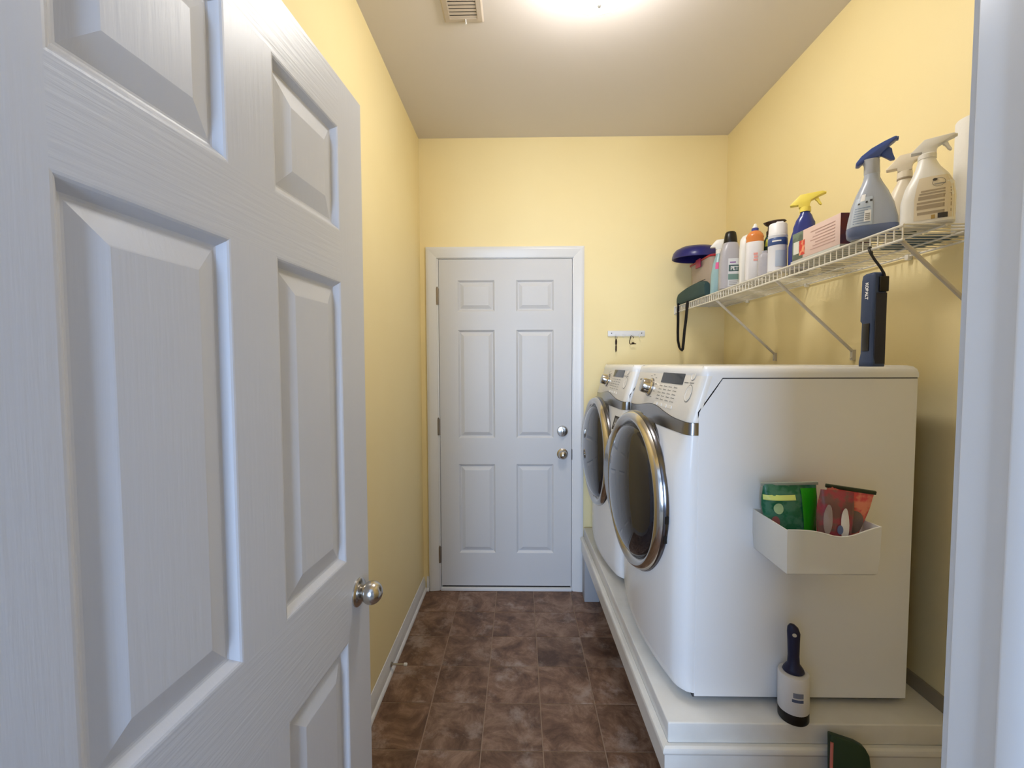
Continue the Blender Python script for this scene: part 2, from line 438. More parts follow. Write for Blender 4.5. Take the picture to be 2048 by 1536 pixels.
# local axes: x -> (-sin,-cos), y -> (-cos, sin)
nd.matrix_world = Matrix(((-math.sin(TH), -math.cos(TH), 0, FREE[0]), (-math.cos(TH), math.sin(TH), 0, FREE[1]), (0, 0, 1, 0.014), (0, 0, 0, 1)))
knob_parts(nd, (0.060, 0, 0.872), -1, M_nickel)
knob_parts(nd, (0.060, 0.035, 0.872), 1, M_nickel)
obj('latch_plate', B().box(-0.0012, 0.0005, 0.006, 0.029, 0.84, 0.90), M_nickel, nd)
for z in (0.25, 1.0, 1.80):
    obj('hinge', B().lathe([(.006, z - .045), (.006, z + .045)], 12, (ND_W + 0.004, 0.038, 0)).box(ND_W - 0.0005, ND_W + 0.001, 0.006, 0.036, z - .045, z + .045), M_hinge, nd)

# closed back door
bw = DR - DL
xs2 = [(0.113, 0.342), (0.471, 0.704)]
zs2 = [(0.208, 0.772), (0.933, 1.603), (1.714, 1.905)]
ST2 = [(0, 0), (.002, .0004), (.012, .0105), (.014, .011), (.017, .011), (.038, .0016), (.040, .0013)]
bd = six_panel('door_2', 'closed white six panel back door with deadbolt and round knob', bw, DT - 0.030, 0.044, xs2, zs2, M_steel_door, M_steel_door, ST2)
bd.location = (DL, YB + 0.001, 0.030)
knob_parts(bd, (0.757, 0, 0.836), -1, M_nickel, ball=0.028, rose=0.034, proj=0.062)
db = obj('deadbolt', B().lathe([(0, 0), (.034, 0), (.034, -.006), (.030, -.012), (.022, -.014), (0, -.014)], 28, (0.757, 0, 0.978), 'y'), M_nickel, bd)
obj('thumb_turn', B().box(0.757 - .006, 0.757 + .006, -.030, -.013, 0.978 - .017, 0.978 + .017), M_nickel, db, bevel=0.003)
obj('strike_plate', B().box(bw + 0.001, bw + 0.0045, -0.004, 0.02, 0.80, 0.865), M_dark, bd)
for z in (1.806, 1.004, 0.198):
    o = obj('hinge', B().lathe([(.0065, z - .05), (.0065, z + .05)], 14, (-0.010, -0.006, 0)).lathe([(.004, z + .05), (.0055, z + .056), (.001, z + .06)], 12, (-0.010, -0.006, 0)).box(-0.012, 0.001, -0.0015, 0.002, z - .05, z + .05), M_hinge, bd)
obj('sweep', B().box(0.005, bw - 0.005, 0.005, 0.04, -0.012, 0.0), M_dark, bd)

# door stop on the baseboard
t = thing('door_stopper', 'small rigid door stopper with white tip on the left baseboard', 'door stop', (XL + 0.0125, 1.975, 0.045))
obj('base', B().lathe([(.011, 0), (.011, .003), (.006, .006)], 16, axis='x'), M_nickel, t)
obj('rod', B().lathe([(.0045, .004), (.0042, .062)], 12, axis='x'), M_nickel, t)
obj('tip', B().lathe([(.004, .058), (.0075, .060), (.0075, .071), (.005, .074)], 16, axis='x'), M_white, t)

# ------------------------------------------------------------------ ceiling lamp, ceiling vent
t = thing('ceiling_lamp', 'round white glass dome lamp glowing on the ceiling', 'lamp', (0.262, 1.505, H))
obj('base_plate', B().lathe([(0, 0), (.158, 0), (.160, -.012), (.160, -.046), (.156, -.048), (.150, -.040), (0, -.040)], 48), M_white, t)
gl = mat('lit lamp glass', (250, 248, 244), 0.3, emit=(LAMP_COLOR, LAMP_STRENGTH))
prof = [(.120, -.041), (.142, -.042), (.149, -.048)] + [(.150 * math.cos(a), -.050 - .130 * math.sin(a)) for a in [PI / 2 * i / 12 for i in range(1, 13)]]
obj('glass_dome', B().lathe(prof, 56), gl, t, ang=60)
obj('finial', B().lathe([(.009, -.179), (.010, -.184), (.007, -.188), (.0075, -.194), (.003, -.200), (0.0, -.201)], 20), M_white, t)

t = thing('ceiling_vent', 'white slatted air register on the ceiling left of the lamp', 'vent', (-0.215, 1.66, H))
b = B(); hx, hy = 0.078, 0.162
R = [[(sx * (hx - i), sy * (hy - i), z) for sx, sy in ((-1, -1), (1, -1), (1, 1), (-1, 1))] for i, z in ((0, 0), (0, -.003), (.006, -.008), (.024, -.009), (.026, -.004), (.026, 0.0))]
obj('frame', B().rings(R, cap=(False, False)), mat('vent paint', (196, 184, 170), 0.45), t, smooth=False)
obj('backing', B().box(-.053, .053, -.137, .137, -.0005, 0), M_dark, t)
sl = None
for k in range(17):
    y = -0.13 + k * 0.01625
    if sl is None:
        sl = obj('slat', B().prism([(-.0052, -.0062), (.0042, -.0082), (.0044, -.0072), (-.0050, -.0052)], -.053, .053, 'x'), MATS['vent paint'], t, smooth=False, loc=(0, y, 0))
    else: linkcopy(sl, t, (0, y, 0))
obj('damper_lever', B().box(.006, .010, .138, .150, -.020, -.008).lathe([(.004, -.024), (.004, -.018)], 10, (.008, .146, 0)), M_white, t)

# ------------------------------------------------------------------ platform under the machines
PZ = 0.412
t = thing('laundry_platform', 'raised white painted platform under the washer and dryer', 'platform', (0, 0, 0))
X0n, X0f, YA, YZ = 0.418, 0.394, 1.218, 2.712     # outer line of the deck at the near and far end
def fx(y): return X0n + (X0f - X0n) * (y - YA) / (YZ - YA)
b = B(); b.prism([(fx(YA), YA), (XR - 0.001, YA), (XR - 0.001, YZ), (fx(YZ), YZ)], 0.352, PZ, 'z')
obj('deck', b, M_plat, t, bevel=0.004, segs=3)
# stepped moulding along the front and the near end: profile in (out, z)
prof = [(0, .354), (.011, .354), (.017, .350), (.0195, .344), (.0195, .338), (.016, .332), (.013, .328), (.0125, .262), (.010, .258), (0, .258)]
def mould(path):
    b = B(); R = []
    for (x, y, dx, dy) in path: R.append([(x + dx * u, y + dy * u, z) for u, z in prof])
    return b.rings(R)
obj('front_moulding', mould([(fx(YZ), YZ, -1, 0), (fx(YA), YA, -1, -1)]), M_plat, t, ang=25)
obj('end_moulding', mould([(fx(YA), YA, -1, -1), (XR - 0.002, YA, 0, -1)]), M_plat, t, ang=25)
obj('joist', B().box(fx(YZ) + .03, XR - .002, YA + .03, YA + .07, .265, .352), M_post, t)
obj('joist', B().box(fx(YZ) + .03, XR - .002, YZ - .06, YZ - .02, .265, .352), M_post, t)
pst = B().box(0, .089, 0, .089, 0.0005, .352)
for px, py in ((0.385, 2.600), (0.45, 1.27), (1.13, 2.60), (1.13, 1.27)):
    obj('post', pst, M_post, t, bevel=0.003, loc=(px, py, 0))
obj('wall_strip', B().prism([(0, 0), (-.020, 0), (-.018, .014), (-.006, .034), (0, .036)], YA, YZ, 'y'), mat('grey brown wall strip', (150, 140, 120), 0.6), t, loc=(XR - 0.001, 0, PZ))

# ------------------------------------------------------------------ washer and dryer
MH = 0.989; HW = 0.343; BD = 0.715
YS = [-.30 + .6 * k / 18 for k in range(19)]
C0 = [(.090, -HW), (.074, -HW + .001), (.060, -HW + .006), (.050, -HW + .016), (.040, -HW + .029)]
C1 = [(.090, -HW), (.078, -HW + .001), (.069, -HW + .006), (.064, -HW + .014), (.062, -HW + .026)]
def kz(z):
    u = min(1, max(0, (z - .64) / .19)); return u * u * (3 - 2 * u)
def bulge(y, z):
    k = kz(z); return (.035 * (y / .305) ** 2) * (1 - k) + (.054 + .007 * (y / .3) ** 2) * k
def plan(z):
    k = kz(z); c = [(a[0] * (1 - k) + b_[0] * k, a[1] * (1 - k) + b_[1] * k) for a, b_ in zip(C0, C1)]
    return c + [(bulge(y, z), y) for y in YS] + [(x, -y) for x, y in reversed(c)]
def slope(z): return max(0.0, z - 0.825) * 0.295
def machine(name, label, cx, cy, ajar, group):
    t = thing(name, label, 'appliance', (cx, cy, 0.43), 0, group)
    # cabinet core, coloured dark to paint shade into the seams between panels
    poly = [(.0885, 0.0), (.0885, .825), (.127, .955), (BD, .955), (BD, 0.0)]
    obj('cabinet', B().prism(poly, -HW + .0042, HW - .0042, 'y'), mat('seam shade cabinet core', (66, 66, 70), .6), t)
    sp = [(.0925, .004), (.0925, .853), (.160, .951), (BD - .002, .951), (BD - .002, .004)]
    for s in (-1, 1):
        obj('side_panel', B().prism(sp, s * (HW - .0045), s * HW, 'y'), M_appl, t, bevel=0.0006, segs=1)
        obj('fascia_cheek', B().prism([(.0895, .827), (.1275, .954), (.1585, .954), (.0895, .8545)], s * (HW - .0045), s * (HW - .0003), 'y'), M_appl, t)
    # lower front, band, control fascia: strips of one curved surface
    YALL = [p[1] for p in plan(.5)]
    def strip(zs, zfun, off, mt, nm, inner=0.02):
        R = []
        for z in zs:
            ring = []
            for i, y0 in enumerate(YALL):
                zz = zfun(z, y0); x, y = plan(zz)[i]; ring.append((x + slope(zz) - (off(z) if 0 < i < len(YALL) - 1 else 0), y, zz))
            R.append(ring)
        # close behind
        back = [[(min(p[0] + inner, 0.12), p[1] * .985, p[2]) for p in R[k]] for k in (-1, 0)]
        b = B(); rr = R + back
        n = len(YALL); vs = [p for r in rr for p in r]; fs = []
        for k in range(len(rr)):
            k2 = (k + 1) % len(rr)
            for i in range(n - 1): fs.append((k * n + i, k * n + i + 1, k2 * n + i + 1, k2 * n + i))
        for i in (0, n - 1): fs.append(tuple(k * n + i for k in range(len(rr))))
        b.add(vs, fs)
        return obj(nm, b, mt, t, ang=40)
    bump = lambda y: .026 * math.exp(-(y / .16) ** 2)
    zt0 = .822; zb0 = .786
    strip([.014, .018, .03, .06, .3, .6, .66, .69, .72, .75, .77, zb0], lambda z, y: z, lambda z: -.012 * max(0, (.06 - z) / .046) ** 2, M_appl, 'front_panel')
    strip([zb0 + .001, .79, .815, zt0], lambda z, y: z + bump(y) * (z - zb0) / (zt0 - zb0), lambda z: .0015, M_band, 'trim_band')
    strip([0, .02, .5, .93, .97, 1.0], lambda q, y: (zt0 + bump(y) + .001) * (1 - q) + (MH - .030) * q, lambda z: -.001 if z < .01 else 0.0, M_panel, 'control_panel')
    # top with rolled edge
    def outline(z, ins):
        r = []
        for x, y in plan(MH):
            xx = x + slope(MH - .03) + ins * (1.0 if abs(y) < HW - .01 else .3); r.append((min(xx, .5), y * (HW - ins) / HW, z))
        return r + [(BD - ins, HW - ins, z), (BD - ins, -HW + ins, z)]
    obj('top', B().rings([outline(.954, 0), outline(.966, 0), outline(.978, .003), outline(.985, .009), outline(.9885, .018), outline(MH, .03)]), M_appl, t, ang=50)
    # feet
    for fy in (-.28, .28):
        for fxx in (.12, .66):
            obj('foot', B().lathe([(.022, -.0175), (.022, -.008), (.012, -.006), (.012, .002)], 18, (fxx, fy, 0)), M_black, t)
    # door, hinged on the near side, a little ajar
    R0 = .287; zc = .537
    hx = .0295
    d = obj('door', B().lathe([(.246, -.014), (.246, .055), (.258, .055), (.266, .006), (R0 - .004, .004), (R0, 0), (R0, -.010), (R0 - .004, -.016)], 72, (0, R0, 0), 'x').lathe([(R0 - .004, -.016), (R0 - .007, -.018)], 72, (0, R0, 0), 'x'), M_chrome_d, t, loc=(hx, -R0, zc), rot=(0, 0, ajar))
    obj('ring', B().lathe([(R0 - .004, -.014), (R0 - .007, -.024), (R0 - .016, -.036), (R0 - .024, -.038), (R0 - .040, -.028), (R0 - .045, -.020), (R0 - .045, -.010)], 72, (0, R0, 0), 'x'), M_chrome, d, ang=60)
    RG = R0 - .0445
    prof = [(RG, -.012), (RG - .004, -.022)] + [((RG - .006) * math.cos(a), -.024 - .052 * math.sin(a)) for a in [PI / 2 * i / 10 for i in range(0, 11)]]
    obj('window', B().lathe(prof, 64, (0, R0, 0), 'x'), M_glass, d, ang=60)
    # handle lobe on the opening side
    out, inn = [], []
    for k in range(25):
        a = math.radians(-42 + 84 * k / 24)
        rr = R0 - .004 + .060 * math.cos(a * 90 / 42) ** 1.5 if abs(k - 12) < 12 else R0 - .006
        out.append((R0 + rr * math.cos(a), rr * math.sin(a)))
        inn.append((R0 + (R0 - .030) * math.cos(a), (R0 - .030) * math.sin(a)))
    obj('handle', B().prism(out + inn[::-1], -.034, -.006, 'x'), M_chrome, d, bevel=0.004)
    for hz in (-.02, -.085):
        yy = R0 - math.sqrt(R0 ** 2 - hz ** 2)
        obj('hinge_bolt', B().box(-.012, -.002, yy - .004, yy + .004, hz - .012, hz + .012), M_black, d)
    # controls on the fascia: (y, z) -> surface
    def fp(y, z, off=.0008):
        return (bulge(y, z) + slope(z) - off, y, z)
    tilt = math.atan(0.295)
    kb = obj('dial', B().lathe([(.034, -.003), (.034, -.006), (.029, -.010), (.0275, -.030), (.025, -.036), (.018, -.038), (0, -.039)], 36, axis='x'), M_chrome, t, loc=fp(.085, .905), rot=(0, tilt, 0))
    obj('dial_ring', B().lathe([(.036, .001), (.036, -.003), (.033, -.004), (.033, .001)], 36, axis='x'), M_band, kb)
    def plate(y0, y1, z0, z1, nm, mt, off=.0012, skew=0.0):
        b = B(); n = 6; vs = []
        for o_ in (off, -.004):
            for z in (z0, z1):
                for i in range(n + 1):
                    y = y0 + (y1 - y0) * i / n + (skew if z == z1 else 0); vs.append(fp(y, z, o_))
        q = n + 1; fs = [(i, i + 1, q + i + 1, q + i) for i in range(n)]
        fs += [(i, i + 1, 2 * q + i + 1, 2 * q + i) for i in range(n)] + [(q + i, q + i + 1, 3 * q + i + 1, 3 * q + i) for i in range(n)]
        fs += [(0, q, 3 * q, 2 * q), (n, q + n, 3 * q + n, 2 * q + n)]
        return obj(nm, b.add(vs, fs), mt, t, smooth=False)
    plate(-.222, -.020, .928, .974 - .002, 'display', M_disp)
    b = B()
    for r in range(5):
        for c in range(4):
            y = -.19 + c * .047; z = .915 - r * .0115
            b.add([fp(y, z), fp(y + .020, z), fp(y + .020, z + .0022), fp(y, z + .0022)], [(0, 1, 2, 3)])
            b.add([fp(y + .024, z - .001), fp(y + .029, z - .001), fp(y + .029, z + .004), fp(y + .024, z + .004)], [(0, 1, 2, 3)])
    for c in range(10):
        a = math.radians(30 + 300 * c / 9); y, z = .085 + .058 * math.cos(a), .905 + .046 * math.sin(a)
        if z < .965 and z > .868: b.add([fp(y - .010, z), fp(y + .010, z), fp(y + .010, z + .0025), fp(y - .010, z + .0025)], [(0, 1, 2, 3)])
    b.add([fp(.235, .925), fp(.275, .925), fp(.275, .932), fp(.235, .932)], [(0, 1, 2, 3)])
    for y in (-.262, -.3): b.add([fp(y, .935), fp(y + .03, .935), fp(y + .03, .938), fp(y, .938)], [(0, 1, 2, 3)])
    obj('panel_print', b, M_print, t, smooth=False)['kind'] = 'stuff'
    for i in range(4):
        plate(-.19 + i * .047, -.156 + i * .047, .849, .858, 'option_button', M_panel, off=.0018)
    for (y, z, r1, r2) in ((-.283, .905, .020, .024), (-.283, .957, .014, .012)):
        b = B(); ring = []
        for (s, o_) in ((1, -.001), (1, .0016), (.9, .0022), (.86, .0010)):
            ring.append([fp(y + r1 * s * math.cos(2 * PI * k / 28), z + r2 * s * math.sin(2 * PI * k / 28), o_) for k in range(28)])
        obj('push_button', b.rings(ring, cap=(False, True)), M_chrome if False else M_panel, t, ang=20)
        obj('button_ring', B().rings([[fp(y + r1 * s * math.cos(2 * PI * k / 28), z + r2 * s * math.sin(2 * PI * k / 28), .001) for k in range(28)] for s in (1.0, 1.12)], cap=(False, False)), M_print, t, smooth=False)
    return t
CX1, CX2 = 0.4265, 0.402
dryer = machine('dryer', 'white front loading dryer nearest the camera, a white bin stuck on its side', CX1, 1.633, 0.075, 'front loading laundry machines')
washer = machine('washer', 'white front loading washer farther back, beside the closed door', CX2, 2.333, 0.042, 'front loading laundry machines')
# dark badge on the farther machine
for nm, mt, y0, y1, z0, z1, o_ in (('badge', M_printd, -.316, -.252, .690, .752, .001),):
    f = lambda y, z, off: (bulge(y, z) - off, y, z)
    bdg = obj(nm, B().add([f(y, z, oo) for oo in (o_, -.004) for y, z in ((y0, z0), (y1, z0), (y1, z1), (y0, z1))], [(0, 1, 2, 3), (4, 5, 6, 7), (0, 1, 5, 4), (1, 2, 6, 5), (2, 3, 7, 6), (3, 0, 4, 7)]), mt, washer, smooth=False)
    b = B()
    for (a, c, e, g) in ((-.305, -.268, .722, .742), (-.304, -.290, .708, .716), (-.282, -.262, .706, .716), (-.304, -.27, .697, .702)):
        b.add([f(a, e, .0016), f(c, e, .0016), f(c, g, .0016), f(a, g, .0016)], [(0, 1, 2, 3)])
    obj('badge_print', b, M_print, bdg, smooth=False)

# ------------------------------------------------------------------ wire shelf
SX, SZ, SY0, SY1 = 0.945, 1.765, 1.122, 2.728
t = thing('wire_shelf', 'white wire shelf along the right wall above the machines', 'shelf', (0, 0, 0))
n = int((SY1 - SY0) / 0.0254)
wp = [(SX, 0, SZ - .037), (SX, 0, SZ - .004), (SX + .001, 0, SZ), (SX + .006, 0, SZ + .0015), (XR - 0.008, 0, SZ + .0015)]
w0 = None
for k in range(n + 1):
    y = SY0 + .006 + k * .0254
    if w0 is None: w0 = obj('deck_wire', B().tube(wp, .0020, 6), M_wire, t, loc=(0, y, 0))
    else: linkcopy(w0, t, (0, y, 0))
for (x, z, r) in ((SX - .002, SZ - .001, .0032), (SX - .002, SZ - .036, .0034), (SX + .10, SZ - .002, .003), (SX + .20, SZ - .002, .003), (XR - .009, SZ - .002, .0032)):
    obj('rail', B().tube([(x, SY0, z), (x, SY1, z)], r, 10), M_wire, t)
for y in (2.18, 1.675, 1.137):
    b = B().tube([(SX + .002, y, SZ - .034), (SX + .012, y, SZ - .042), (XR - .010, y, 1.470)], .0055, 10)
    b.box(XR - .0125, XR - .0003, y - .006, y + .006, 1.435, 1.474)
    br = obj('brace', b, M_brace, t)
    obj('screw', B().lathe([(.0035, 0), (.0035, -.002), (.001, -.003)], 10, (XR - .0125, y, 1.443), 'x'), M_nickel, br)
for y in (2.45, 1.95, 1.45, 1.22):
    obj('wall_clip', B().box(XR - .016, XR - .0003, y - .007, y + .007, SZ - .014, SZ + .004), M_wire, t, bevel=0.002)
b = B().box(SX - .008, SX + .016, YB - .012, YB - .0003, SZ - .046, SZ + .006)
obj('end_bracket', b, M_wire, t, bevel=0.003)
DZ = SZ + 0.0045    # what things stand on

# ------------------------------------------------------------------ things on the shelf
def facing(x, y): return -math.atan2(x, y)
def bars(parent, secs, lst, mt, name='label_print', off=.0012):
    b = B()
    for (x0, x1, z0, z1) in lst:
        q = front_patch(secs, x0, x1, z0, z1, 4, 1, off)
        b.add(q.v, q.f)
    return obj(name, b, mt, parent, smooth=False)
def trigger_head(parent, z, mt, s=1.0, kind=0, rx=0.0, neck=.014, lever_mt=None):
    """spray head on a neck at height z, nozzle along +x"""
    if kind == 0:      # flat wedge head
        p = [(-.044, .0125), (-.045, .016), (-.013, .054), (.054, .056), (.061, .052), (.060, .046), (.046, .041), (.020, .026), (.017, .016), (.017, 0), (-.017, 0), (-.018, .012)]
        lv = [(.030, .028), (.042, .034), (.046, .020), (.053, .004), (.050, .0005), (.044, .006), (.037, .020)]
    else:              # sweeping beak
        p = [(-.042, -.012), (-.042, -.004), (-.030, .014), (-.008, .032), (.020, .046), (.044, .055), (.050, .052), (.048, .046), (.036, .036), (.026, .022), (.016, .010), (.010, .002), (-.014, .002), (-.028, -.008), (-.034, -.014)]
        lv = [(.012, .010), (.030, .030), (.038, .022), (.040, .008), (.046, -.012), (.036, -.012), (.026, -.002)]
    h_ = obj('spray_head', B().prism([(x * s, z + q * s) for x, q in p], -.013 * s, .013 * s, 'y'), mt, parent, bevel=.004 * s, segs=2)
    obj('trigger', B().prism([(x * s, z + q * s) for x, q in lv], -.007 * s, .007 * s, 'y'), lever_mt or mt, parent, bevel=.002 * s)
    nz_ = (.059, .050) if kind == 0 else (.050, .052)
    obj('nozzle', B().lathe([(.006 * s, 0), (.006 * s, .006 * s), (.002, .007 * s)], 12, (nz_[0] * s - .001, 0, z + nz_[1] * s), 'x') if kind == 0 else B().box(.044 * s, .052 * s, -.006 * s, .006 * s, z + .045 * s, z + .054 * s), mt, parent, bevel=0.001)
    return h_

# dark green pouch with a hanging strap
M_pouch = mat('dark green nylon', (54, 78, 78), 0.8, bump=(350, 0.25))
t = thing('zip_pouch', 'dark green fabric pouch at the far end of the shelf, black strap hanging down', 'pouch', (0.958, 2.505, DZ))
R = []
for k in range(13):
    u = k / 12; y = -.20 + .40 * u; e = math.sin(PI * u) ** .35
    hz = (.070 + .022 * u) * (.72 + .28 * e); hx = .026 * (.55 + .45 * e)
    R.append([(hx * math.copysign(abs(math.cos(a)) ** .5, math.cos(a)), -y, hz / 2 + hz / 2 * math.copysign(abs(math.sin(a)) ** .5, math.sin(a))) for a in [2 * PI * i / 20 for i in range(20)]])
obj('body', B().rings(R), M_pouch, t, ang=60)
obj('zip', B().tube([(0.0, .17, .0835 - .014), (0, .10, .0795), (0, 0, .083), (0, -.1, .0885), (0, -.17, .0875)], .0022, 8), M_black, t)
pts = [(-.014, .155, .006), (-.019, .153, .001), (-.0225, .150, -.03), (-.023, .146, -.09), (-.022, .150, -.16), (-.022, .146, -.21), (-.022, .122, -.252), (-.022, .092, -.272), (-.022, .068, -.262), (-.022, .056, -.22), (-.022, .044, -.16), (-.023, .022, -.10), (-.0235, .010, -.05), (-.0225, .004, -.01), (-.019, .010, .001), (-.014, .016, .006)]
obj('strap', B().tube(pts, .004, flat=(.003, .017)), M_strap, t, smooth=False)

# clear tub with red lid
t = thing('storage_tub', 'clear plastic tub with a red lid against the back wall', 'container', (1.105, 2.545, DZ))
M_tub = mat('clear hazy plastic', (236, 220, 210), 0.12, alpha=0.42)
def rrect(hx, hy, z, r=.02, n=4):
    p = []
    for cx, cy, a0 in ((hx - r, hy - r, 0), (-hx + r, hy - r, 90), (-hx + r, -hy + r, 180), (hx - r, -hy + r, 270)):
        for k in range(n + 1):
            a = math.radians(a0 + 90 * k / n); p.append((cx + r * math.cos(a), cy + r * math.sin(a), z))
    return p
obj('body', B().rings([rrect(.078, .125, 0), rrect(.082, .13, .01), rrect(.090, .142, .215), rrect(.093, .145, .222), rrect(.087, .139, .220), rrect(.079, .127, .012)], cap=(True, True)), M_tub, t)
obj('lid', B().rings([rrect(.095, .148, .223), rrect(.097, .149, .226), rrect(.097, .149, .231), rrect(.092, .144, .235), rrect(.07, .12, .235)]), mat('red plastic lid', (172, 36, 52), 0.35), t)
obj('clip', B().box(-.104, -.096, -.03, .03, .19, .238), mat('pink clip', (190, 60, 100), 0.4), t, bevel=.003)
# blue disc lying on the lid
M_bdisc = mat('royal blue plastic', (34, 36, 108), 0.28, vary=(9, (50, 50, 116), .45, .7))
t = thing('plastic_disc', 'royal blue domed plastic disc resting on the red lid', 'flying disc', (1.012, 2.575, DZ + .2785))
pr = [(0, .034), (.06, .033), (.096, .027), (.118, .016), (.130, .0), (.136, -.020), (.136, -.032), (.133, -.034), (.128, -.030), (.122, -.006), (.108, .010), (.08, .020), (0, .024)]
obj('disc', B().lathe(pr, 56), M_bdisc, t, ang=50)
obj('grip_ridge', B().lathe([(.090, .0265), (.092, .0295), (.088, .0305), (.086, .0285)], 48), M_bdisc, t)
t.rotation_euler = (math.radians(3), math.radians(1), 0)

def bottle(name, label, cat, x, y, secs, mt, rz=None, dz=0, group=None, bodyname='body'):
    t = thing(name, label, cat, (x, y, DZ + dz), facing(x, y) if rz is None else rz, group)
    t['_'] = 1; del t['_']
    obj(bodyname, B().loft(secs, 36), mt, t, ang=40)
    return t
# teal spray bottle, half hidden
secs = [(0, .036, .028, 3), (.004, .039, .031, 3), (.10, .036, .029, 2.6), (.16, .028, .024, 2.3), (.20, .016, .015, 2), (.215, .013, .013, 2)]
t = bottle('spray_bottle', 'pale teal spray bottle half hidden behind the grey bottle', 'bottle', 1.000, 2.272, secs, mat('pale teal plastic', (150, 182, 188), 0.25))
M_wplas = mat('white plastic', (232, 230, 226), 0.35)
obj('collar', B().lathe([(.015, .212), (.015, .232), (.012, .236)], 20), M_wplas, t)
trigger_head(t, .236, M_wplas, 0.9)
obj('label_spot', front_patch(secs, -.5, .6, .13, .165, 8, 4), mat('pink print', (226, 90, 150), .5), t, smooth=True)
# grey bottle PET
secs = [(0, .044, .030, 4), (.004, .048, .034, 4), (.14, .0465, .033, 3.6), (.19, .042, .031, 3), (.225, .033, .028, 2.5), (.232, .029, .026, 2.2)]
t = bottle('cleaner_bottle', 'translucent grey bottle with black cap and a label reading PET', 'bottle', 0.990, 2.13, secs, mat('grey translucent plastic', (176, 174, 182), 0.28, sss=.2), rz=facing(.99, 2.13) + .25)
obj('cap', B().loft([(.232, .0285, .0255, 2.2), (.236, .0295, .0265, 2.2), (.266, .026, .0235, 2.2), (.282, .023, .021, 2.2), (.288, .018, .016, 2.2)], 32), M_black, t, ang=50)
lb = obj('label', front_patch(secs, -.36, .80, .012, .150), mat('pale label', (214, 216, 222), .45), t)
obj('label_band', front_patch(secs, -.30, .80, .086, .118, 10, 3, .0010), mat('slate green print', (74, 98, 100), .5), lb)
obj('label_band', front_patch(secs, -.34, .80, .045, .073, 10, 3, .0010), mat('sage green print', (112, 142, 136), .5), lb)
lettering('lettering', 'PET', .027, lambda a, c: front(secs, .0105 + a * .78, .100 + c, .0016), mat('white print', (238, 238, 240), .5), lb, .0006)
lettering('lettering', 'PREMIUM', .0085, lambda a, c: front(secs, .012 + a, .131 + c, .0012), mat('violet print', (120, 60, 150), .5), lb) if False else bars(lb, secs, [(-.2, .35, .128, .133)], mat('violet print', (120, 60, 150), .5), off=.0012)
bars(lb, secs, [(-.25, .6, .036, .039), (-.25, .5, .027, .030), (-.25, .65, .019, .022)], M_print, off=.0012)
# white bottle
secs = [(0, .031, .026, 3.5), (.004, .034, .029, 3.5), (.18, .034, .029, 3.2), (.222, .031, .026, 2.8), (.240, .022, .019, 2.4), (.247, .010, .010, 2)]
t = bottle('detergent_bottle', 'tall plain white bottle with a lavender outline, right of the grey bottle', 'bottle', 1.005, 1.998, secs, M_wplas)
lv = mat('lavender print', (176, 166, 206), .5)
b = B()
for q in (front_patch(secs, .30, .36, .03, .19, 2, 12, .0010), front_patch(secs, .62, .68, .03, .19, 2, 12, .0010), front_patch(secs, .36, .62, .03, .034, 4, 1, .0010)): b.add(q.v, q.f)
obj('label_print', b, lv, t, smooth=False)
obj('label_mark', front_patch(secs, .5, .72, .155, .18, 3, 2, .0014), mat('violet mark', (88, 60, 140), .5), t, smooth=False)
# orange and white bottle
secs = [(0, .030, .026, 2.8), (.004, .034, .029, 2.8), (.17, .034, .029, 2.5), (.182, .033, .0285, 2.4)]
t = bottle('dish_soap_bottle', 'white bottle with orange shoulder, blue ring and white tip', 'bottle', 0.988, 1.908, secs, mat('white label body', (230, 228, 232), .4))
obj('shoulder', B().loft([(.182, .033, .0285, 2.4), (.200, .032, .0275, 2.3), (.208, .0335, .0285, 2.2), (.220, .029, .026, 2.1), (.232, .020, .019, 2), (.236, .014, .014, 2)], 32), mat('orange translucent plastic', (214, 132, 70), .25, sss=.2), t, ang=50)
obj('collar', B().lathe([(.0135, .236), (.0135, .248), (.011, .250)], 20), mat('blue ring', (62, 70, 150), .35), t)
obj('tip', B().lathe([(.0105, .249), (.0105, .256), (.006, .264), (.0045, .270)], 18), M_wplas, t)
bars(t, secs, [(-.1, .35, .118, .128), (-.05, .35, .104, .114), (-.1, .35, .090, .100)], mat('salmon print', (232, 160, 150), .5))
# dark green bottle with brown pump
secs = [(0, .030, .027, 2.6), (.004, .034, .031, 2.6), (.15, .034, .031, 2.3), (.19, .028, .026, 2.1), (.215, .016, .016, 2), (.225, .013, .013, 2)]
t = bottle('pump_bottle', 'dark green bottle with a broad dark brown pump top behind the white can', 'bottle', 1.064, 1.932, secs, mat('dark green plastic', (40, 66, 62), .22))
M_brown = mat('dark brown plastic', (50, 32, 26), .35)
obj('collar', B().lathe([(.0145, .222), (.0145, .240), (.012, .243)], 20), M_brown, t)
obj('pump', B().lathe([(.010, .242), (.009, .272)], 14).loft([(.266, .016, .014, 2.4, .004), (.272, .034, .020, 2.2, .014), (.282, .043, .022, 2.2, .016), (.288, .032, .016, 2.2, .022)], 28), M_brown, t, ang=50)
obj('label_spot', front_patch(secs, -.55, .3, .165, .20, 8, 5), mat('lime sticker', (206, 222, 96), .5), t)
bars(t, secs, [(-.9, -.5, .04, .11)], mat('brown label', (70, 54, 44), .5))
